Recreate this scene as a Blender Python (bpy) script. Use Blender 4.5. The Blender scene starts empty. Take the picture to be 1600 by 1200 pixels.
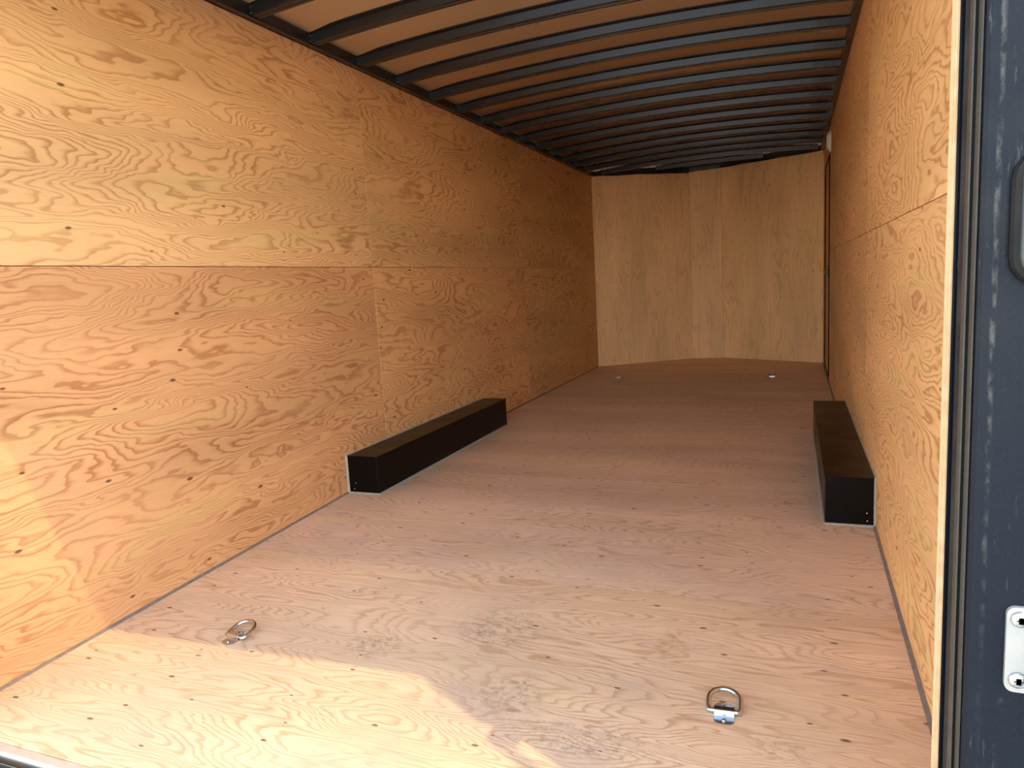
import bpy, bmesh, math, random
from mathutils import Vector, Matrix

# ------------------------------------------------------------------ camera, world, sun, exposure
scene = bpy.context.scene
col = scene.collection
F_PX, YAW, PITCH, ROLL = 1106.2, 0.3817, 0.1392, -0.0568
CAM = Vector((2.1945, -0.3269, 1.045))


def make_camera():
    cy, sy = math.cos(YAW), math.sin(YAW)
    r = Vector((cy, sy, 0)); f = Vector((-sy, cy, 0)); u = Vector((0, 0, 1))
    cp, sp = math.cos(PITCH), math.sin(PITCH)
    f2 = cp * f - sp * u
    u2 = cp * u + sp * f
    cr, sr = math.cos(ROLL), math.sin(ROLL)
    r3 = cr * r + sr * u2
    u3 = cr * u2 - sr * r
    cd = bpy.data.cameras.new('camera')
    cd.sensor_width = 36.0
    cd.lens = F_PX / 1600 * 36.0
    cd.clip_start = 0.02
    cam = bpy.data.objects.new('camera', cd)
    m = Matrix((r3, u3, -f2)).transposed().to_4x4()
    m.translation = CAM
    cam.matrix_world = m
    col.objects.link(cam)
    scene.camera = cam


make_camera()

SUN_DIR = Vector((-0.55, 0.314, -1.0)).normalized()
world = bpy.data.worlds.new('sky')
scene.world = world
world.use_nodes = True
wn = world.node_tree.nodes
wl = world.node_tree.links
wn.clear()
wo = wn.new('ShaderNodeOutputWorld')
wb = wn.new('ShaderNodeBackground')
ws = wn.new('ShaderNodeTexSky')
ws.sky_type = 'NISHITA'
ws.sun_disc = False
ws.sun_elevation = math.asin(-SUN_DIR.z)
ws.sun_rotation = math.atan2(-SUN_DIR.x, -SUN_DIR.y)
ws.air_density = 0.8
ws.dust_density = 0.0
ws.ozone_density = 1.0
wb.inputs['Strength'].default_value = 0.86
# white balance of the daylight
wm = wn.new('ShaderNodeMix')
wm.data_type = 'RGBA'
wm.blend_type = 'MULTIPLY'
wm.inputs[0].default_value = 1.0
wm.inputs[7].default_value = (1.23, 0.96, 0.69, 1.0)
wl.new(ws.outputs[0], wm.inputs[6])
wl.new(wm.outputs[2], wb.inputs[0])
wl.new(wb.outputs[0], wo.inputs[0])

sd = bpy.data.lights.new('sun', 'SUN')
sd.energy = 1.5
sd.color = (1.0, 0.77, 0.45)
sd.angle = 0.009
so = bpy.data.objects.new('sun', sd)
so.rotation_euler = SUN_DIR.to_track_quat('-Z', 'Y').to_euler()
so.location = (8, -5, 12)
col.objects.link(so)

vs = scene.view_settings
vs.view_transform = 'Standard'
vs.look = 'None'
vs.gamma = 1.0
vs.use_curve_mapping = False
vs.exposure = 0.68
scene.cycles.max_bounces = 16
scene.cycles.diffuse_bounces = 14
scene.cycles.glossy_bounces = 6

# ------------------------------------------------------------------ dimensions (metres)
W = 2.5017                 # inside width
SEAM = 1.186               # height of the plywood seam
HL, HR = 2.2435, 2.264     # top of left and right panelling
YL, YR = 8.0, 8.13         # front corners
YFRONT = [(0.0, 8.0), (1.02, 8.735), (1.395, 8.756), (W, 8.13)]
Y0 = 0.755                 # rear edge of the floor
YK = 2.7                   # the floor slopes down behind this line
POST_Y = 0.67              # rear face of the corner posts
POST_X = 2.4005            # inner edge of the right corner post


def fz(y):
    return -0.035 * max(0.0, YK - y)


# ------------------------------------------------------------------ node helpers
class NT:
    def __init__(self, name):
        self.m = bpy.data.materials.new(name)
        self.m.use_nodes = True
        self.t = self.m.node_tree
        self.t.nodes.clear()
        self.out = self.t.nodes.new('ShaderNodeOutputMaterial')
        self.b = self.t.nodes.new('ShaderNodeBsdfPrincipled')
        self.t.links.new(self.b.outputs[0], self.out.inputs[0])

    def n(self, typ, **kw):
        o = self.t.nodes.new(typ)
        for k, v in kw.items():
            setattr(o, k, v)
        return o

    def link(self, a, b):
        self.t.links.new(a, b)

    def put(self, sock, v):
        if hasattr(v, 'is_output') or isinstance(v, bpy.types.NodeSocket):
            self.link(v, sock)
        else:
            sock.default_value = v

    def math(self, op, a, b=0.0, c=0.0, clamp=False):
        o = self.n('ShaderNodeMath', operation=op, use_clamp=clamp)
        self.put(o.inputs[0], a)
        self.put(o.inputs[1], b)
        self.put(o.inputs[2], c)
        return o.outputs[0]

    def vmath(self, op, a, b):
        o = self.n('ShaderNodeVectorMath', operation=op)
        self.put(o.inputs[0], a)
        self.put(o.inputs[1], b)
        return o.outputs[0]

    def mix(self, fac, a, b, blend='MIX'):
        o = self.n('ShaderNodeMix', data_type='RGBA', blend_type=blend)
        self.put(o.inputs[0], fac)
        for s, v in ((6, a), (7, b)):
            if isinstance(v, tuple):
                v = (*v[:3], 1.0)
            self.put(o.inputs[s], v)
        return o.outputs[2]

    def noise(self, vec, scale, detail=2.0, rough=0.5, dist=0.0):
        o = self.n('ShaderNodeTexNoise')
        self.link(vec, o.inputs['Vector'])
        o.inputs['Scale'].default_value = scale
        o.inputs['Detail'].default_value = detail
        o.inputs['Roughness'].default_value = rough
        o.inputs['Distortion'].default_value = dist
        return o

    def ramp(self, fac, stops):
        o = self.n('ShaderNodeValToRGB')
        self.link(fac, o.inputs[0])
        e = o.color_ramp.elements
        while len(e) < len(stops):
            e.new(0.5)
        for i, (p, c) in enumerate(stops):
            e[i].position = p
            e[i].color = (c, c, c, 1) if not isinstance(c, tuple) else (*c[:3], 1)
        return o.outputs[0]

    def range(self, v, a, b, c=0.0, d=1.0, smooth=True):
        o = self.n('ShaderNodeMapRange')
        o.interpolation_type = 'SMOOTHSTEP' if smooth else 'LINEAR'
        self.put(o.inputs[0], v)
        for i, x in enumerate((a, b, c, d)):
            self.put(o.inputs[1 + i], x)
        return o.outputs[0]


def ply_material(name, pale, dark, yellow, lines=30.0, stretch=(0.6, 3.4), fscale=1.5, contrast=0.9,
                 specks=0.24, speck_scale=6.0, yellow_amt=0.6, rough=0.6, stains=None, warp=0.22, spec=0.3, fibre=0.12):
    g = NT(name)
    tc = g.n('ShaderNodeTexCoord')
    oi = g.n('ShaderNodeObjectInfo')
    off = g.n('ShaderNodeCombineXYZ')
    g.link(g.math('MULTIPLY', oi.outputs['Random'], 37.0), off.inputs[0])
    g.link(g.math('MULTIPLY', oi.outputs['Random'], 91.0), off.inputs[1])
    P = g.vmath('ADD', tc.outputs['Object'], off.outputs[0])
    flat = g.vmath('MULTIPLY', P, (1, 1, 0))
    # rotary-cut veneer figure: contour lines of a stretched, warped field
    w1 = g.noise(g.vmath('MULTIPLY', flat, (0.9, 3.2, 1)), 2.2, 3.0, 0.50)
    wv = g.vmath('SUBTRACT', w1.outputs['Color'], (0.5, 0.5, 0.5))
    wv = g.vmath('MULTIPLY', wv, (warp * 1.6, warp, 0))
    Q = g.vmath('ADD', flat, wv)
    f1 = g.noise(g.vmath('MULTIPLY', Q, (stretch[0], stretch[1], 1)), fscale, 1.0, 0.35)
    f2 = g.noise(g.vmath('MULTIPLY', flat, (6.0, 26.0, 1)), 1.4, 2.0, 0.5)
    jig = g.math('MULTIPLY', g.math('SUBTRACT', f2.outputs['Fac'], 0.5), 0.030)
    field = g.math('MULTIPLY', g.math('ADD', f1.outputs['Fac'], jig), lines)
    fr = g.math('FRACT', field)
    line = g.ramp(fr, [(0.0, 0.12), (0.40, 0.0), (0.62, 0.25), (0.82, 0.95), (0.92, 1.0), (1.0, 0.12)])
    # the rings are wider and stronger in places
    amp = g.noise(g.vmath('MULTIPLY', flat, (0.8, 2.5, 1)), 1.7, 2.0, 0.5)
    ampv = g.range(amp.outputs['Fac'], 0.32, 0.66, 0.5, 1.0)
    figure = g.math('MULTIPLY', g.math('MULTIPLY', line, ampv), contrast, clamp=True)
    # fine fibre
    fib = g.noise(g.vmath('MULTIPLY', P, (5, 160, 1)), 1.0, 3.0, 0.6)
    fibv = g.range(fib.outputs['Fac'], 0.35, 0.75, -0.10, fibre, False)
    figure = g.math('ADD', figure, fibv, clamp=True)
    base = g.mix(figure, pale, dark)
    # sapwood streaks running with the grain
    ys = g.noise(g.vmath('MULTIPLY', flat, (0.55, 4.0, 1)), 1.5, 3.0, 0.55)
    yv = g.math('MULTIPLY', g.range(ys.outputs['Fac'], 0.56, 0.66), yellow_amt)
    base = g.mix(yv, base, g.mix(figure, yellow, tuple(0.62 * c for c in yellow)))
    # broad tone changes between veneer strips
    tn = g.noise(g.vmath('MULTIPLY', flat, (0.5, 2.2, 1)), 1.3, 2.0, 0.5)
    tv = g.range(tn.outputs['Fac'], 0.3, 0.7, 0.86, 1.10, False)
    tcol = g.n('ShaderNodeCombineXYZ')
    for i in range(3):
        g.link(tv, tcol.inputs[i])
    base = g.mix(1.0, base, tcol.outputs[0], 'MULTIPLY')
    # pin knots
    vo = g.n('ShaderNodeTexVoronoi', voronoi_dimensions='2D')
    g.link(g.vmath('MULTIPLY', flat, (0.50, 1.20, 1)), vo.inputs['Vector'])
    vo.inputs['Scale'].default_value = speck_scale
    sep = g.n('ShaderNodeSeparateColor')
    g.link(vo.outputs['Color'], sep.inputs[0])
    keep = g.math('LESS_THAN', sep.outputs[0], specks)
    rad = g.math('MULTIPLY_ADD', sep.outputs[1], 0.026, 0.017)
    kd = g.range(vo.outputs['Distance'], g.math('MULTIPLY', rad, 1.5), g.math('MULTIPLY', rad, 0.6))
    kn = g.math('MULTIPLY', g.math('MULTIPLY', kd, keep), 0.85)
    base = g.mix(kn, base, (0.075, 0.030, 0.014))
    if stains:
        geo = g.n('ShaderNodeNewGeometry')
        nz = g.noise(g.vmath('MULTIPLY', geo.outputs['Position'], (1.0, 1.6, 1)), 38.0, 5.0, 0.75)
        nv = g.range(nz.outputs['Fac'], 0.44, 0.66)
        big = g.noise(geo.outputs['Position'], 2.6, 4.0, 0.6)
        grime = g.math('MULTIPLY', g.range(big.outputs['Fac'], 0.45, 0.70), 0.40)
        py = g.n('ShaderNodeSeparateXYZ')
        g.link(geo.outputs['Position'], py.inputs[0])
        wear = g.range(py.outputs[1], 4.5, 1.6, 0.15, 1.0)
        base = g.mix(g.math('MULTIPLY', grime, wear), base, (0.60, 0.44, 0.35))
        for (sx, sy, rx, ry, amt, scol) in stains:
            d = g.vmath('MULTIPLY', g.vmath('SUBTRACT', geo.outputs['Position'], (sx, sy, 0)), (1 / rx, 1 / ry, 0))
            ln = g.n('ShaderNodeVectorMath', operation='LENGTH')
            g.link(d, ln.inputs[0])
            k = g.math('MULTIPLY', g.range(ln.outputs['Value'], 1.0, 0.25), g.math('MULTIPLY', nv, amt))
            base = g.mix(k, base, scol)
    base = g.mix(1.0, base, oi.outputs['Color'], 'MULTIPLY')
    g.link(base, g.b.inputs['Base Color'])
    g.b.inputs['Roughness'].default_value = rough
    g.b.inputs['Specular IOR Level'].default_value = spec
    bp = g.n('ShaderNodeBump')
    bp.inputs['Strength'].default_value = 0.12
    bp.inputs['Distance'].default_value = 0.002
    g.link(figure, bp.inputs['Height'])
    g.link(bp.outputs[0], g.b.inputs['Normal'])
    return g.m


def plain(name, c, rough=0.5, metal=0.0, spec=0.5, var=0.12, nscale=9.0, bump=0.0, c2=None, coat=0.0):
    g = NT(name)
    tc = g.n('ShaderNodeTexCoord')
    nz = g.noise(tc.outputs['Object'], nscale, 4.0, 0.6)
    k = g.range(nz.outputs['Fac'], 0.3, 0.7, 0.0, 1.0)
    c2 = c2 or tuple(x * (1 - var) for x in c)
    g.link(g.mix(k, c, c2), g.b.inputs['Base Color'])
    g.link(g.range(nz.outputs['Fac'], 0.3, 0.7, rough * 0.9, min(1, rough * 1.15)), g.b.inputs['Roughness'])
    g.b.inputs['Metallic'].default_value = metal
    g.b.inputs['Specular IOR Level'].default_value = spec
    g.b.inputs['Coat Weight'].default_value = coat
    g.b.inputs['Coat Roughness'].default_value = 0.15
    if bump:
        bp = g.n('ShaderNodeBump')
        bp.inputs['Strength'].default_value = bump
        bp.inputs['Distance'].default_value = 0.003
        g.link(nz.outputs['Fac'], bp.inputs['Height'])
        g.link(bp.outputs[0], g.b.inputs['Normal'])
    return g.m


def painted_post_material():
    g = NT('scuffed_black_sky_tint')
    geo = g.n('ShaderNodeNewGeometry')
    P = geo.outputs['Position']
    sc = g.noise(g.vmath('MULTIPLY', P, (1.0, 1.0, 0.10)), 160.0, 4.0, 0.7)
    scv = g.range(sc.outputs['Fac'], 0.60, 0.74)
    pt = g.noise(P, 14.0, 4.0, 0.65)
    ptv = g.range(pt.outputs['Fac'], 0.48, 0.70)
    k = g.math('MULTIPLY', scv, g.math('MULTIPLY', ptv, 0.55))
    dust = g.noise(P, 420.0, 2.0, 0.6)
    dv = g.math('MULTIPLY', g.range(dust.outputs['Fac'], 0.45, 0.75), 0.25)
    base = g.mix(dv, (0.006, 0.0095, 0.017), (0.020, 0.027, 0.040))  # both blacks tinted blue to stand in for reflected sky
    base = g.mix(k, base, (0.36, 0.37, 0.37))
    # worn line down the rounded corner
    sx = g.n('ShaderNodeSeparateXYZ')
    g.link(P, sx.inputs[0])
    wn_ = g.noise(g.vmath('MULTIPLY', P, (1.0, 1.0, 0.5)), 60.0, 4.0, 0.7)
    dx = g.math('ABSOLUTE', g.math('SUBTRACT', g.math('ADD', sx.outputs[0], g.math('MULTIPLY', wn_.outputs['Fac'], 0.006)), POST_X + 0.019))
    wl_ = g.math('MULTIPLY', g.range(dx, 0.004, 0.0008), g.range(wn_.outputs['Fac'], 0.42, 0.66))
    wl_ = g.math('MULTIPLY', wl_, g.range(sx.outputs[2], 0.45, 1.0, 0.03, 0.16))
    base = g.mix(wl_, base, (0.40, 0.39, 0.35))
    g.link(base, g.b.inputs['Base Color'])
    g.link(g.range(pt.outputs['Fac'], 0.3, 0.7, 0.40, 0.55), g.b.inputs['Roughness'])
    g.b.inputs['Specular IOR Level'].default_value = 0.16
    return g.m


PALE = (0.790, 0.485, 0.245)
DARK = (0.455, 0.205, 0.078)
YEL = (0.760, 0.520, 0.235)
M_WALL = ply_material('fir_plywood', PALE, DARK, YEL)
M_NOSE = ply_material('fir_plywood_quiet_lifted', (0.88, 0.60, 0.37), (0.64, 0.37, 0.19), (0.82, 0.60, 0.30), lines=14.0,  # paler than the side walls to make up for dim front light
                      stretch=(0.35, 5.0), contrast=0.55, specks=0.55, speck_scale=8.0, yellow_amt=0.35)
STAINS = [(1.33, 1.62, 0.20, 0.20, 0.52, (0.16, 0.10, 0.065)), (0.98, 1.43, 0.13, 0.12, 0.52, (0.17, 0.115, 0.075)),
          (1.47, 1.30, 0.16, 0.14, 0.52, (0.18, 0.13, 0.10)), (1.86, 1.66, 0.06, 0.14, 0.6, (0.42, 0.19, 0.06)),
          (1.72, 1.18, 0.30, 0.10, 0.52, (0.22, 0.16, 0.13)), (2.17, 1.28, 0.10, 0.07, 0.5, (0.27, 0.17, 0.09))]
M_FLOOR = ply_material('floor_plywood', (0.870, 0.625, 0.440), (0.560, 0.320, 0.175), (0.850, 0.620, 0.370), lines=34.0,
                       stretch=(0.7, 5.0), contrast=0.72, specks=0.62, speck_scale=7.5, yellow_amt=0.5, rough=0.5,
                       stains=STAINS, warp=0.15, spec=0.4, fibre=0.30)
M_EDGE = plain('plywood_edge', (0.88, 0.62, 0.38), 0.7, nscale=40, c2=(0.78, 0.50, 0.27))
M_ROOF = plain('roof_skin', (0.43, 0.280, 0.160), 0.30, metal=0.6, nscale=2.0, var=0.08)
M_BLACK = plain('black_steel', (0.014, 0.015, 0.017), 0.27, spec=0.55, nscale=2, var=0.15)
M_BOX = plain('black_box_paint', (0.0025, 0.0015, 0.0016), 0.30, spec=0.13, nscale=5, var=0.25)
M_POST = painted_post_material()
M_JAMB = plain('black_jamb_sky_tint', (0.004, 0.008, 0.016), 0.16, spec=0.6, nscale=12, var=0.3)  # blue of the reflected sky put into the base colour
M_SEAL = plain('door_seal_rubber', (0.060, 0.055, 0.048), 0.55, nscale=30, var=0.2)
M_CAULK = plain('grey_caulk', (0.250, 0.185, 0.150), 0.6, nscale=35, var=0.25, bump=0.3)
M_CAULK2 = plain('beige_caulk', (0.46, 0.40, 0.34), 0.6, nscale=35, var=0.2, bump=0.3)
M_ZINC = plain('zinc_plate', (0.62, 0.66, 0.70), 0.22, metal=1.0, nscale=25, var=0.2)
M_ALU = plain('aluminium_strip', (0.78, 0.74, 0.66), 0.38, metal=0.5, nscale=30, var=0.1)
M_WHITE = plain('white_plastic', (0.78, 0.77, 0.74), 0.35, nscale=20, var=0.05)
M_LENS = plain('smoked_lens', (0.085, 0.095, 0.105), 0.45, nscale=20, var=0.1, spec=0.25)
M_RUBBER = plain('black_rubber', (0.006, 0.006, 0.007), 0.6, nscale=20, var=0.2, spec=0.25)
M_PLATE = plain('bare_bracket', (0.44, 0.44, 0.43), 0.34, metal=0.35, nscale=30, var=0.08)
M_SKIN = plain('outer_skin', (0.02, 0.02, 0.022), 0.35, nscale=6, var=0.2)
M_GROUND = plain('yard_concrete', (0.60, 0.56, 0.50), 0.9, nscale=1.5, var=0.18, bump=0.2)
M_SUB = plain('dark_underlay', (0.10, 0.065, 0.04), 0.8, nscale=8, var=0.2)


# ------------------------------------------------------------------ mesh helpers
def obj(name, bm, mat, parent=None, smooth=False):
    me = bpy.data.meshes.new(name)
    bmesh.ops.recalc_face_normals(bm, faces=bm.faces[:])
    bm.to_mesh(me)
    bm.free()
    for m in (mat if isinstance(mat, (list, tuple)) else [mat]):
        me.materials.append(m)
    if smooth:
        for p in me.polygons:
            p.use_smooth = True
    o = bpy.data.objects.new(name, me)
    col.objects.link(o)
    if parent is not None:
        o.parent = parent
    return o


def tag(o, label, cat, group=None):
    o['label'] = label
    o['category'] = cat
    if group:
        o['group'] = group
    return o


def struct(o, label=None):
    o['kind'] = 'structure'
    if label:
        o['label'] = label
    return o


def empty(name, loc=(0, 0, 0), rz=0.0):
    o = bpy.data.objects.new(name, None)
    o.empty_display_size = 0.1
    o.location = loc
    o.rotation_euler = (0, 0, rz)
    col.objects.link(o)
    return o


def add_box(bm, x0, x1, y0, y1, z0, z1, bevel=0.0, seg=2):
    r = bmesh.ops.create_cube(bm, size=1.0)
    vsx = r['verts']
    for v in vsx:
        v.co = Vector((x0 if v.co.x < 0 else x1, y0 if v.co.y < 0 else y1, z0 if v.co.z < 0 else z1))
    if bevel:
        es = list({e for v in vsx for e in v.link_edges})
        bmesh.ops.bevel(bm, geom=es, offset=bevel, segments=seg, profile=0.5, affect='EDGES')
    return bm


def box(*a, **k):
    return add_box(bmesh.new(), *a, **k)


def add_prism(bm, pts, h):
    """pts: list of 3D Vectors forming a polygon, extruded by vector h"""
    a = [bm.verts.new(p) for p in pts]
    b = [bm.verts.new(Vector(p) + Vector(h)) for p in pts]
    n = len(pts)
    bm.faces.new(a)
    bm.faces.new(b[::-1])
    for i in range(n):
        bm.faces.new((a[i], a[(i + 1) % n], b[(i + 1) % n], b[i]))
    return bm


def add_sweep(bm, sections, closed_ends=True):
    """sections: list of rings of points (same count)"""
    rows = [[bm.verts.new(p) for p in s] for s in sections]
    n = len(rows[0])
    for r0, r1 in zip(rows[:-1], rows[1:]):
        for i in range(n):
            bm.faces.new((r0[i], r0[(i + 1) % n], r1[(i + 1) % n], r1[i]))
    if closed_ends:
        bm.faces.new(rows[0][::-1])
        bm.faces.new(rows[-1])
    return bm


def add_tube(bm, path, r, n=10, closed=False):
    path = [Vector(p) for p in path]
    m = len(path)
    rows = []
    for i, p in enumerate(path):
        if closed:
            t = path[(i + 1) % m] - path[i - 1]
        else:
            t = path[min(i + 1, m - 1)] - path[max(i - 1, 0)]
        t.normalize()
        ref = Vector((0, 0, 1)) if abs(t.z) < 0.9 else Vector((1, 0, 0))
        a = t.cross(ref).normalized()
        b = a.cross(t)
        rows.append([bm.verts.new(p + r * (math.cos(2 * math.pi * k / n) * a + math.sin(2 * math.pi * k / n) * b))
                     for k in range(n)])
    pairs = list(zip(rows, rows[1:] + rows[:1])) if closed else list(zip(rows[:-1], rows[1:]))
    for r0, r1 in pairs:
        for k in range(n):
            bm.faces.new((r0[k], r0[(k + 1) % n], r1[(k + 1) % n], r1[k]))
    if not closed:
        bm.faces.new(rows[0][::-1])
        bm.faces.new(rows[-1])
    return bm


def add_disc(bm, c, axis, r, h, n=20, dome=0.0):
    """short cylinder from c along axis, optionally domed"""
    axis = Vector(axis).normalized()
    ref = Vector((0, 0, 1)) if abs(axis.z) < 0.9 else Vector((1, 0, 0))
    a = axis.cross(ref).normalized()
    b = axis.cross(a)
    c = Vector(c)

    def ring(rr, hh):
        return [c + axis * hh + rr * (math.cos(2 * math.pi * k / n) * a + math.sin(2 * math.pi * k / n) * b) for k in range(n)]
    secs = [ring(r, 0), ring(r, h)]
    if dome:
        for t in (0.35, 0.65, 0.88):
            secs.append(ring(r * math.sqrt(1 - t * t), h + dome * t))
    add_sweep(bm, secs)
    return bm


def sheet(name, origin, ux, uy, lx, ly, t, mat, parent, tint=(1, 1, 1), gap=0.0012, cuts=()):
    """one plywood sheet; local x runs with the grain, the face is at local z = 0"""
    bm = bmesh.new()
    xs = [gap, lx - gap]
    add_box(bm, xs[0], xs[1], gap, ly - gap, -t, 0.0, bevel=0.0008, seg=1)
    o = obj(name, bm, mat, parent)
    ux = Vector(ux).normalized()
    uy = Vector(uy).normalized()
    uz = ux.cross(uy)
    m = Matrix((ux, uy, uz)).transposed().to_4x4()
    m.translation = Vector(origin)
    o.matrix_world = m
    o.color = (*tint, 1)
    return o


# ------------------------------------------------------------------ ground outside
g = struct(obj('ground', box(-30, 32, -40, 40, -0.80, -0.62), M_GROUND))

# ------------------------------------------------------------------ floor
bm = bmesh.new()
for (ya, yb) in ((Y0, YK), (YK, 8.80)):
    add_prism(bm, [Vector((-0.02, ya, fz(ya) - 0.020)), Vector((-0.02, yb, fz(yb) - 0.020)),
                   Vector((-0.02, yb, -0.16)), Vector((-0.02, ya, -0.16))], (W + 0.04, 0, 0))
floor = struct(obj('floor', bm, M_SUB), 'bare plywood trailer floor')
seams = [Y0] + [Y0 + 1.22 * k for k in range(1, 6)] + [8.80]
FT = [(1.05, 1.0, 0.92), (0.97, 0.95, 0.95), (1.02, 1.0, 0.98), (1.0, 1.0, 1.0), (0.98, 1.0, 0.99), (1.0, .97, .95), (.97, .97, .97)]


def floor_sheet(y0, y1, tint):
    bm = bmesh.new()
    ys = [y0 + 0.001] + ([YK] if y0 < YK < y1 else []) + [y1 - 0.001]
    x0, x1 = 0.002, W - 0.002
    front = y1 > 8.0
    if not front:
        secs = []
        for y in ys:
            z = fz(y)
            secs.append([Vector((x0, y - y0, z)), Vector((x1, y - y0, z)), Vector((x1, y - y0, z - 0.018)), Vector((x0, y - y0, z - 0.018))])
        add_sweep(bm, secs)
    else:
        pts = [(x0, y0 + .001), (x1, y0 + .001), (x1, YR - .004), (1.395, 8.75), (1.02, 8.73), (x0, YL - .004)]
        add_prism(bm, [Vector((a, b - y0, 0)) for a, b in pts], (0, 0, -0.018))
    o = obj('floor_sheet', bm, M_FLOOR, floor)
    o.location = (0, y0, 0)
    o.color = (*tint, 1)


for k in range(len(seams) - 1):
    floor_sheet(seams[k], seams[k + 1], FT[k])

# ------------------------------------------------------------------ left wall
wall_left = struct(obj('wall_left', box(-0.05, -0.013, POST_Y + 0.06, YL + 0.02, -0.16, 2.40), M_SKIN), 'left trailer wall lined with fir plywood')
T = 0.0095
ycuts = [0.74, 3.141, 5.581, YL]
tl = [[(0.89, 0.78, 0.75), (0.98, 0.90, 0.84), (0.94, 0.92, 0.88)], [(1.0, 1.0, 0.98), (0.95, 0.94, 0.88), (0.90, 0.86, 0.80)]]
for i in range(3):
    ya, yb = ycuts[i], ycuts[i + 1]
    zb = fz(ya) - 0.012
    sheet('plywood_sheet', (0, ya, zb), (0, 1, 0), (0, 0, 1), yb - ya, SEAM - zb, T, M_WALL, wall_left, tl[0][i])
    sheet('plywood_sheet', (0, ya, SEAM), (0, 1, 0), (0, 0, 1), yb - ya, HL - SEAM, T, M_WALL, wall_left, tl[1][i])

# ------------------------------------------------------------------ right wall with the side door
wall_right = struct(obj('wall_right', box(W + 0.013, W + 0.05, POST_Y + 0.06, YR + 0.02, -0.16, 2.42), M_SKIN), 'right trailer wall lined with fir plywood')
YE = 0.805                      # rear end of the plywood on this side
DY0, DY1, DZ0, DZ1 = 6.72, 7.62, 0.03, 2.03
rc = [YE, YE + 2.44, YE + 4.88, DY0]
tr = [[(1.10, 1.07, 1.02), (1.0, .97, .95), (.97, .95, .92), (.98, .95, .9)], [(1.13, 1.11, 1.05), (1.06, 1.02, 0.96), (.96, .95, .9), (.95, .93, .88)]]
rc = [YE, YE + 2.44, YE + 4.88, DY0]
for i in range(3):
    ya, yb = rc[i], rc[i + 1]
    zb = fz(ya) - 0.012
    sheet('plywood_sheet', (W, yb, zb), (0, -1, 0), (0, 0, 1), yb - ya, SEAM - zb, T, M_WALL, wall_right, tr[0][i])
    sheet('plywood_sheet', (W, yb, SEAM), (0, -1, 0), (0, 0, 1), yb - ya, HR - SEAM, T, M_WALL, wall_right, tr[1][i])
sheet('plywood_sheet', (W, DY1, DZ1 + 0.012), (0, -1, 0), (0, 0, 1), DY1 - DY0, HR - DZ1 - 0.012, T, M_WALL, wall_right, tr[1][3])
sheet('plywood_sheet', (W, YR, -0.012), (0, -1, 0), (0, 0, 1), YR - DY1 - 0.01, HR + 0.012, T, M_WALL, wall_right, tr[1][3])
# side door
def rounded_rect(y0, y1, z0, z1, r, n=6):
    pts = []
    for (cy, cz, a0) in ((y1 - r, z1 - r, 0), (y0 + r, z1 - r, 90), (y0 + r, z0 + r, 180), (y1 - r, z0 + r, 270)):
        for k in range(n + 1):
            a = math.radians(a0 + 90 * k / n)
            pts.append((cy + r * math.cos(a), cz + r * math.sin(a)))
    return pts


bm = bmesh.new()
add_prism(bm, [Vector((W + 0.002, y, z)) for y, z in rounded_rect(DY0 + 0.03, DY1 - 0.03, DZ0 + 0.02, DZ1 - 0.02, 0.09)], (0.008, 0, 0))
door = obj('door_1', bm, M_WALL)
struct(door, 'plywood-lined side door near the front corner')
door.color = (0.93, 0.9, 0.86, 1)
bm = bmesh.new()
add_tube(bm, [Vector((W + 0.003, y, z)) for y, z in rounded_rect(DY0 + 0.015, DY1 - 0.015, DZ0 + 0.012, DZ1 - 0.006, 0.10)], 0.0115, 8, closed=True)
obj('gasket', bm, M_RUBBER, door, True)
bm = bmesh.new()
add_box(bm, W - 0.010, W + 0.004, DY0 + 0.06, DY0 + 0.13, 0.94, 1.06, 0.004)
add_box(bm, W - 0.028, W - 0.008, DY0 + 0.085, DY0 + 0.105, 0.985, 1.01, 0.003)
h = obj('handle', bm, M_BLACK, door)
bm = bmesh.new()
add_box(bm, W - 0.034, W - 0.022, DY0 + 0.075, DY0 + 0.185, 0.985, 1.01, 0.004)
obj('lever', bm, M_BLACK, h)

# ------------------------------------------------------------------ front wall (three flat panels, bowed outward)
bm = bmesh.new()
for (a, b) in zip(YFRONT[:-1], YFRONT[1:]):
    d = Vector((b[0] - a[0], b[1] - a[1], 0)).normalized()
    n = Vector((-d.y, d.x, 0))
    a = (a[0] - d.x * 0.04, a[1] - d.y * 0.04)
    b = (b[0] + d.x * 0.04, b[1] + d.y * 0.04)
    add_prism(bm, [Vector((a[0], a[1], -0.16)) + n * 0.0105, Vector((b[0], b[1], -0.16)) + n * 0.0105,
                   Vector((b[0], b[1], -0.16)) + n * 0.05, Vector((a[0], a[1], -0.16)) + n * 0.05], (0, 0, 2.6))
wall_front = struct(obj('wall_front', bm, M_SKIN), 'bowed front wall of upright plywood panels')
ftop = [HL, 2.272, 2.285, HR]
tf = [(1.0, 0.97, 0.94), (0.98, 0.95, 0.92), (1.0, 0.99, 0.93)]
for i in range(3):
    a, b = YFRONT[i], YFRONT[i + 1]
    L = math.hypot(b[0] - a[0], b[1] - a[1])
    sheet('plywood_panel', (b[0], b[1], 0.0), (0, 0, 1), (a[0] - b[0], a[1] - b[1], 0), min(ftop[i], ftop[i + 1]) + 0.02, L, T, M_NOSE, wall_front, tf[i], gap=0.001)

# ------------------------------------------------------------------ ceiling: skin, rails, roof bows
def arch(x, z_add=0.0):
    base = HL + (HR - HL) * x / W
    return base + 0.052 * (1 - ((x - W / 2) / (W / 2)) ** 2) + z_add


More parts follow.
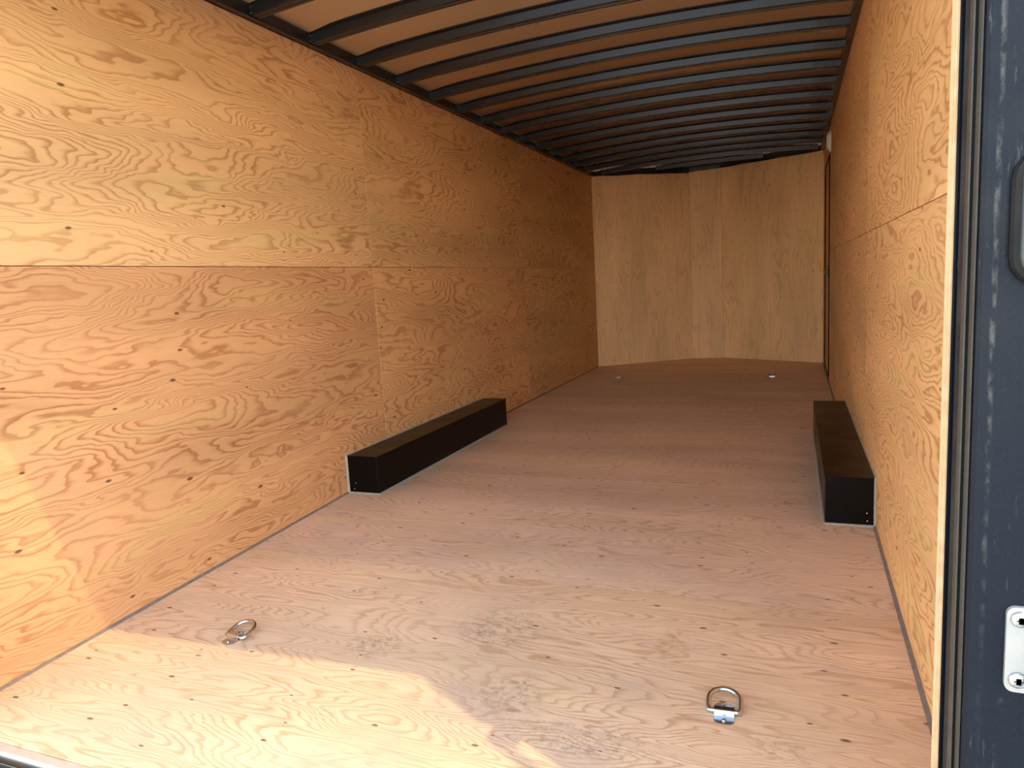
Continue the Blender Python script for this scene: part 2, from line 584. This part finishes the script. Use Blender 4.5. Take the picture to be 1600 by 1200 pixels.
bm = bmesh.new()
N = 24
secs = []
for y in (POST_Y + 0.06, 9.0):
    up = [Vector((-0.05 + (W + 0.1) * k / N, y, arch(min(W, max(0, -0.05 + (W + 0.1) * k / N)), 0.050))) for k in range(N + 1)]
    secs.append(up + [p + Vector((0, 0, 0.006)) for p in reversed(up)])
add_sweep(bm, secs)
ceiling = struct(obj('ceiling', bm, M_ROOF, smooth=False), 'arched metal roof skin on black roof bows')
for p in ceiling.data.polygons:
    p.use_smooth = True


obj('top_rail', box(-0.012, 0.034, POST_Y + 0.1, YL + 0.05, HL + 0.001, HL + 0.056, 0.003), M_BLACK, ceiling)
obj('top_rail', box(W - 0.034, W + 0.012, POST_Y + 0.1, YR + 0.05, HR + 0.001, HR + 0.056, 0.003), M_BLACK, ceiling)
for i in range(3):
    a, b = YFRONT[i], YFRONT[i + 1]
    za, zb = ftop[i], ftop[i + 1]
    d = Vector((b[0] - a[0], b[1] - a[1], 0)).normalized()
    n = Vector((d.y, -d.x, 0))
    bm = bmesh.new()
    A = Vector((a[0], a[1], za)); B = Vector((b[0], b[1], zb))
    secs = []
    for k in range(9):
        c = A.lerp(B, k / 8)
        wob = 0.007 * math.sin(k * 2.1 + i * 1.7) if 0 < k < 8 else 0
        secs.append([c + n * 0.03 + Vector((0, 0, wob)), c + n * 0.03 + Vector((0, 0, 0.07)),
                     c - n * 0.008 + Vector((0, 0, 0.07)), c - n * 0.008 + Vector((0, 0, 0.001))])
    add_sweep(bm, secs)
    obj('front_rail', bm, M_BLACK, ceiling)


def bow_mesh():
    # hat channel, opening upward, swept over the arch; ends pinched where they meet the rails
    bm = bmesh.new()
    secs = []
    M = 28
    for k in range(M + 1):
        x = 0.010 + (W - 0.020) * k / M
        e = min(x, W - x)
        s = min(1.0, e / 0.22)
        s = s * s * (3 - 2 * s)
        wide = 0.036 + 0.030 * s          # flange half width
        zt = 0.049
        zb = 0.004 + 0.0 * s
        m = 0.023 + 0.004 * s
        prof = [(-wide, zt), (-wide, zt - 0.005), (-m - 0.010, zt - 0.007), (-m, zb + 0.004), (-m + 0.004, zb),
                (-0.006, zb), (-0.003, zb + 0.005), (0.003, zb + 0.005), (0.006, zb),
                (m - 0.004, zb), (m, zb + 0.004), (m + 0.010, zt - 0.007), (wide, zt - 0.005), (wide, zt)]
        secs.append([Vector((x, py, arch(x, pz))) for py, pz in prof])
    add_sweep(bm, secs)
    return bm


bow0 = None
BOWS = []
y = 2.325 - 0.408 * 3
while y < 8.7:
    BOWS.append(y)
    y += 0.408
for y in BOWS:
    if y < 7.85:
        if bow0 is None:
            o = bow0 = obj('roof_bow', bow_mesh(), M_BLACK, ceiling)
        else:
            o = bow0.copy()
            col.objects.link(o)
            o.parent = ceiling
        o.location = (0, y, 0)
# the last bows stop at the bowed nose
for y in [b for b in BOWS if b >= 7.85]:
    xa = max(0.0, (y - YL) * 1.39) + 0.06
    xb = W - max(0.0, (y - YR) * 1.77) - 0.06
    bm = bmesh.new()
    secs = []
    for k in range(15):
        x = xa + (xb - xa) * k / 14
        prof = [(-0.055, 0.049), (-0.055, 0.044), (-0.034, 0.042), (-0.024, 0.004), (0.024, 0.004), (0.034, 0.042), (0.055, 0.044), (0.055, 0.049)]
        secs.append([Vector((x, y + py, arch(x, pz))) for py, pz in prof])
    add_sweep(bm, secs)
    obj('roof_bow', bm, M_BLACK, ceiling)
# screw heads where the bows meet the rails
scr = None
for y in BOWS:
    if y < 6.3:
        for dz in (0.018, 0.042):
            if scr is None:
                bm = bmesh.new()
                add_disc(bm, (0, 0, 0), (1, 0, 0), 0.0042, 0.0015, 10, 0.0015)
                scr = o = obj('rail_screw', bm, M_ZINC, ceiling, True)
            else:
                o = scr.copy()
                col.objects.link(o)
                o.parent = ceiling
            o.location = (0.034, y - 0.03, HL + dz)

# ------------------------------------------------------------------ caulk beads along the floor
def bead(name, x, sgn, y1, size, mat):
    bm = bmesh.new()
    secs = []
    ys = [0.82, 1.2, 1.7, 2.2, YK, 3.4, 4.2, 5.0, 6.0, 7.0, y1]
    rnd = random.Random(4)
    for y in ys:
        z = fz(y)
        s = size * rnd.uniform(0.8, 1.2)
        secs.append([Vector((x, y, z)), Vector((x + sgn * s, y, z)), Vector((x + sgn * s * 0.45, y, z + s * 0.5)), Vector((x, y, z + s * 1.1))])
    add_sweep(bm, secs)
    return struct(obj(name, bm, mat))


struct(bead('baseboard_left', 0.0005, 1, YL - 0.01, 0.009, M_CAULK), 'grey caulk bead along left wall foot')
struct(bead('baseboard_right', W - 0.0005, -1, YR - 0.01, 0.011, M_CAULK), 'grey caulk bead along right wall foot')

# ------------------------------------------------------------------ rear frame
bm = bmesh.new()
add_prism(bm, [Vector((-0.05, 0.555, 2.13)), Vector((W + 0.05, 0.637, 2.13)), Vector((W + 0.05, 0.80, 2.13)), Vector((-0.05, 0.80, 2.13))], (0, 0, 0.29))
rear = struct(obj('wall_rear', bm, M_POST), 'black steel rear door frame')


def right_post():
    bm = bmesh.new()
    z0, z1 = -0.30, 2.13
    x = POST_X
    pts = [(x + 0.004, POST_Y), (x, POST_Y + 0.004), (x, POST_Y + 0.12), (W + 0.05, POST_Y + 0.12), (W + 0.16, POST_Y + 0.12),
           (W + 0.16, POST_Y - 0.002), (x + 0.020, POST_Y - 0.002), (x + 0.013, POST_Y - 0.0012)]
    add_prism(bm, [Vector((a, b, z0)) for a, b in pts], (0, 0, z1 - z0))
    return bm


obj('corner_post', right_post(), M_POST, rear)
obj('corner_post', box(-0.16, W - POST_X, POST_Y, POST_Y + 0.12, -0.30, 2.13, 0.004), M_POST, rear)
# bulb seal with two lips on the inner face of the right post
for dx, w, yy in ((-0.0020, 0.0036, 0.016), (-0.0080, 0.0036, 0.030)):
    bm = bmesh.new()
    cx = POST_X + dx
    prof = [(cx + w / 2, yy), (cx + w / 4, yy - 0.004), (cx - w / 4, yy - 0.004), (cx - w / 2, yy), (cx - w / 2, yy + 0.010), (cx + w / 2, yy + 0.010)]
    add_prism(bm, [Vector((a, POST_Y + b, -0.10)) for a, b in prof], (0, 0, 2.22))
    obj('seal_lip', bm, M_SEAL, rear)
obj('seal_base', box(POST_X - 0.0060, POST_X - 0.0005, POST_Y + 0.03, POST_Y + 0.06, -0.10, 2.12), M_RUBBER, rear)
# plywood lining ending on the post, its layered edge facing out, and the steel flange beside it
bm = bmesh.new()
for k in range(4):
    add_box(bm, 2.3900 + k * 0.0016, 2.3917 + k * 0.0016, 0.8000 + 0.0006 * (k % 2), 0.8150, fz(0.80) + 0.001, 2.128)
obj('plywood_edge', bm, M_EDGE, rear)
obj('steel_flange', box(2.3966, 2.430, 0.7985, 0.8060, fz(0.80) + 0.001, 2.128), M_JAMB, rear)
# sill: bright edge strip and dark beam below
zs = fz(Y0)
bm = bmesh.new()
add_box(bm, 0.12, POST_X - 0.005, Y0 - 0.030, Y0 - 0.001, zs - 0.035, zs - 0.0015, 0.004)
obj('sill_strip', bm, M_ALU, rear)
bm = bmesh.new()
add_box(bm, 0.12, POST_X - 0.005, Y0 - 0.050, Y0 - 0.031, zs - 0.12, zs - 0.012, 0.003)
obj('sill_beam', bm, M_BLACK, rear)

# ------------------------------------------------------------------ lowered ramp door behind the sill
ramp = empty('door_2', (0, Y0 - 0.06, -0.13))
struct(ramp, 'lowered rear ramp door at the bottom of the picture')
bm = bmesh.new()
RA = math.atan2(0.46, 2.05)
ramp.rotation_euler = (RA, 0, 0)
obj('ramp_frame', box(0.15, POST_X - 0.03, -2.10, -0.001, -0.045, -0.013, 0.003), M_SKIN, ramp)
o = sheet('ramp_sheet', (0.20, -1.05, 0), (1, 0, 0), (0, 1, 0), POST_X - 0.28, 1.0, 0.012, M_FLOOR, None)
o.parent = ramp
o = sheet('ramp_sheet', (0.20, -2.06, 0), (1, 0, 0), (0, 1, 0), POST_X - 0.28, 1.0, 0.012, M_FLOOR, None)
o.parent = ramp
bm = bmesh.new()
add_tube(bm, [(0.16, 0.012, 0.0), (POST_X - 0.04, 0.012, 0.0)], 0.011, 12)
obj('ramp_hinge', bm, M_BLACK, ramp, True)

# ------------------------------------------------------------------ wheel boxes
def wheel_box(right, label):
    wx, wh, y0, y1 = 0.186, 0.200, 2.735, 4.535
    root = empty('wheel_box', (W if right else 0.0, y0, 0))
    s = -1 if right else 1
    bm = bmesh.new()
    x0, x1 = sorted((s * 0.001, s * wx))
    add_box(bm, x0, x1, 0, y1 - y0, 0.0, wh - 0.004, 0.003)
    obj('body', bm, M_BOX, root)
    bm = bmesh.new()
    x0, x1 = sorted((s * 0.001, s * (wx + 0.002)))
    add_box(bm, x0, x1, -0.002, y1 - y0 + 0.002, wh - 0.004, wh + 0.001, 0.0015)
    obj('lid', bm, M_BOX, root)
    # caulk: floor front, floor side, wall rear edge, wall top edge
    rnd = random.Random(7 if right else 3)

    def strip(pts, n1, n2, size):
        b = bmesh.new()
        secs = []
        P = [Vector(p) for p in pts]
        M = 14
        for k in range(M + 1):
            c = P[0].lerp(P[1], k / M)
            q = size * rnd.uniform(0.75, 1.25)
            a = Vector(n1) * q
            d = Vector(n2) * size * 0.5
            secs.append([c, c + a, c + a * 0.6 + d * 0.6, c + d])
        add_sweep(b, secs)
        obj('caulk', b, M_CAULK2, root)
    L = y1 - y0
    strip([(s * 0.001, 0, 0.0), (s * wx, 0, 0.0)], (0, -1, 0), (0, 0, 1), 0.012)
    strip([(s * wx, -0.008, 0.0), (s * wx, L, 0.0)], (s, 0, 0), (0, 0, 1), 0.012)
    strip([(s * 0.0006, 0, 0.0), (s * 0.0006, 0, wh + 0.004)], (0, -1, 0), (s, 0, 0), 0.012)
    strip([(s * 0.0006, -0.005, wh), (s * 0.0006, L, wh)], (0, 0, 1), (s, 0, 0), 0.007)
    for (dx, dz) in ((0.035, 0.022), (0.045, 0.055)):
        bm = bmesh.new()
        xx = s * dx if not right else -0.022 - dx * 0.2
        add_disc(bm, (xx, 0.0, dz), (0, -1, 0), 0.0030, 0.001, 10, 0.001)
        obj('rivet', bm, M_ZINC, root, True)
    tag(root, label, 'wheel box', 'wheel boxes')
    return root


wheel_box(False, 'long black wheel box at the foot of the left plywood wall')
wheel_box(True, 'long black wheel box at the foot of the right plywood wall')

# ------------------------------------------------------------------ tie-down rings
def make_ring():
    root = empty('tie_down_ring')
    # bracket: two tabs and a raised strap
    bm = bmesh.new()
    hw, t = 0.024, 0.003

    prof = [(-0.014, 0.003), (-0.0115, 0.005), (-0.0085, 0.0165), (-0.006, 0.0180), (0.006, 0.0180), (0.0085, 0.0165), (0.0115, 0.005), (0.014, 0.003),
            (0.014, 0.0), (0.0095, 0.0), (0.0065, 0.0150), (-0.0065, 0.0150), (-0.0095, 0.0), (-0.014, 0.0)]
    add_prism(bm, [Vector((-hw, a, b)) for a, b in prof], (2 * hw, 0, 0))
    br = obj('strap', bm, M_ZINC, root)
    for s in (-1, 1):
        bm = bmesh.new()
        pts = [(-hw, s * 0.0125), (hw, s * 0.0125), (hw, s * 0.031)]
        for k in range(1, 8):
            a = math.pi * k / 8
            pts.append((hw * math.cos(a), s * (0.031 + 0.011 * math.sin(a))))
        pts.append((-hw, s * 0.031))
        add_prism(bm, [Vector((a, b, 0.0)) for a, b in pts], (0, 0, t))
        tab = obj('tab', bm, M_ZINC, root)
        bm = bmesh.new()
        add_disc(bm, (0, s * 0.028, t), (0, 0, 1), 0.0065, 0.002, 16, 0.003)
        obj('screw', bm, M_ZINC, tab, True)
    # D-shaped ring, tilted up a little
    bm = bmesh.new()
    pts = []
    R = 0.037
    for k in range(9):
        pts.append((-R + 2 * R * k / 8, 0.0))
    for k in range(1, 4):
        pts.append((R + 0.002, 0.035 * k / 3))
    for k in range(1, 12):
        a = math.pi * k / 12
        pts.append(((R + 0.002) * math.cos(a), 0.035 + (R + 0.002) * math.sin(a) * 0.95))
    for k in range(3, 0, -1):
        pts.append((-R - 0.002, 0.035 * k / 3))
    tilt = math.radians(13)
    add_tube(bm, [(a, b * math.cos(tilt), 0.0085 + b * math.sin(tilt)) for a, b in pts], 0.0066, 12, closed=True)
    obj('ring', bm, M_ZINC, root, True)
    return root


def copy_tree(o, parent=None):
    c = o.copy()
    col.objects.link(c)
    c.parent = parent
    for ch in list(o.children):
        copy_tree(ch, c)
    return c


ring0 = make_ring()
SLOPE = math.atan(0.035)
spots = [((0.500, 1.345), -0.12, 'zinc tie-down ring beside the sunlit patch near left wall'),
         ((2.034, 1.368), 0.06, 'zinc tie-down ring on the floor nearest the black door post'),
         ((0.470, 6.98), 0.0, 'small far tie-down ring on the floor near the left wall'),
         ((2.005, 7.00), 0.0, 'small far tie-down ring on the floor near the side door')]
for i, ((x, y), rz, lab) in enumerate(spots):
    o = ring0 if i == 0 else copy_tree(ring0)
    o.location = (x, y, fz(y) + 0.0004)
    o.rotation_euler = (SLOPE if y < YK else 0, 0, rz)
    tag(o, lab, 'tie-down ring', 'floor tie-down rings')

# ------------------------------------------------------------------ tail light on the right post
def oval(cx, cz, w, h, n=8):
    r = w / 2
    pts = []
    for k in range(n + 1):
        a = math.pi * k / n
        pts.append((cx + r * math.cos(a), cz + h / 2 - r + r * math.sin(a)))
    for k in range(n + 1):
        a = math.pi + math.pi * k / n
        pts.append((cx + r * math.cos(a), cz - h / 2 + r + r * math.sin(a)))
    return pts


tl_ = empty('tail_light', (2.464, POST_Y - 0.002, 1.088))
tag(tl_, 'oval tail light in a black gasket on the right door post', 'tail light')
bm = bmesh.new()
secs = []
for (s, d) in ((0.0, -0.0005), (0.0, -0.006), (-0.003, -0.010), (-0.010, -0.011)):
    secs.append([Vector((a, d, b)) for a, b in oval(0, 0, 0.072 + 2 * s, 0.160 + 2 * s)])
add_sweep(bm, secs)
obj('gasket', bm, M_RUBBER, tl_)
bm = bmesh.new()
secs = []
for (s, d) in ((-0.009, -0.010), (-0.011, -0.015), (-0.016, -0.018), (-0.026, -0.0195)):
    secs.append([Vector((a, d, b)) for a, b in oval(0, 0, 0.072 + 2 * s, 0.160 + 2 * s)])
add_sweep(bm, secs)
obj('lens', bm, M_LENS, tl_, True)

# ------------------------------------------------------------------ latch bracket lower on the post
lb = empty('latch_bracket', (2.471, POST_Y - 0.002, 0.560))
tag(lb, 'pale metal latch bracket with two bolts on the right door post', 'bracket')
bm = bmesh.new()
pts = []
for k in rounded_rect(-0.030, 0.040, -0.056, 0.056, 0.010, 4):
    pts.append(Vector((k[0], -0.0005, k[1])))
add_prism(bm, pts, (0, -0.006, 0))
obj('plate', bm, M_PLATE, lb)
for zz in (-0.039, 0.041):
    bm = bmesh.new()
    add_disc(bm, (-0.016, -0.0065, zz), (0, -1, 0), 0.0105, 0.002, 20, 0.004)
    b = obj('bolt', bm, M_ZINC, lb, True)
    bm = bmesh.new()
    for aa in (0, 60, 120):
        c, s = math.cos(math.radians(aa)) * 0.004, math.sin(math.radians(aa)) * 0.004
        add_box(bm, -0.016 - abs(c) - 0.0006, -0.016 + abs(c) + 0.0006, -0.0128, -0.0118, zz - abs(s) - 0.0006, zz + abs(s) + 0.0006)
    obj('bolt_socket', bm, M_RUBBER, b)
bm = bmesh.new()
add_box(bm, 0.010, 0.040, -0.045, -0.0065, -0.040, 0.040, 0.004)
obj('catch', bm, M_PLATE, lb)

# ------------------------------------------------------------------ unseen vertical bar added to cast the thin floor shadow
bar = empty('shadow_bar', (2.55, 0.53, 0))
tag(bar, 'unseen black bar outside the right door post, added to shadow the floor', 'shadow bar')
bm = bmesh.new()
add_tube(bm, [(0, 0, -0.25), (0, 0, 1.83)], 0.019, 14)
obj('bar', bm, M_BLACK, bar, True)
bm = box(-0.08, 0.10, 0.055, 0.083, 1.81, 2.32, 0.005)  # added block, shaped to set the upper edge of the post shadow
add_box(bm, -0.05, 0.08, 0.080, POST_Y - 0.53 - 0.003, 1.86, 2.10, 0.003)
obj('upper_shadow_block', bm, M_BLACK, bar)
bm = bmesh.new()
add_box(bm, -0.010, 0.05, -0.010, 0.06, 1.80, 1.86, 0.003)
obj('upper_bracket', bm, M_BLACK, bar)
bm = bmesh.new()
add_box(bm, -0.022, 0.05, -0.02, POST_Y - 0.53 - 0.003, -0.22, -0.17, 0.003)
obj('lower_bracket', bm, M_BLACK, bar)

# ------------------------------------------------------------------ small fittings
dl = empty('dome_light', (W, 6.60, 2.115))
tag(dl, 'small white dome light high on the right wall by the door', 'light fitting')
bm = bmesh.new()
secs = []
for (d, s) in ((0.0005, 1.0), (0.012, 1.0), (0.016, 0.96)):
    secs.append([Vector((-d, a * s, b * s)) for a, b in oval(0, 0, 0.11, 0.18)])
add_sweep(bm, secs)
obj('base', bm, M_WHITE, dl)
bm = bmesh.new()
secs = []
for (d, s) in ((0.015, 0.86), (0.026, 0.80), (0.034, 0.62), (0.038, 0.30)):
    secs.append([Vector((-d, a * s, b * s)) for a, b in oval(0, 0, 0.11, 0.18)])
add_sweep(bm, secs)
obj('diffuser', bm, M_WHITE, dl, True)

wp = empty('wall_plate', (0, 7.80, 1.98))
tag(wp, 'small pale cover plate high on the left wall near the front', 'cover plate')
bm = bmesh.new()
add_box(bm, 0.0006, 0.010, -0.035, 0.035, -0.055, 0.055, 0.004)
obj('plate', bm, plain('tan_plastic', (0.42, 0.30, 0.22), 0.5), wp)
bm = bmesh.new()
add_box(bm, 0.0100, 0.0135, -0.012, 0.012, -0.022, 0.022, 0.0015)
obj('switch', bm, M_WHITE, wp)
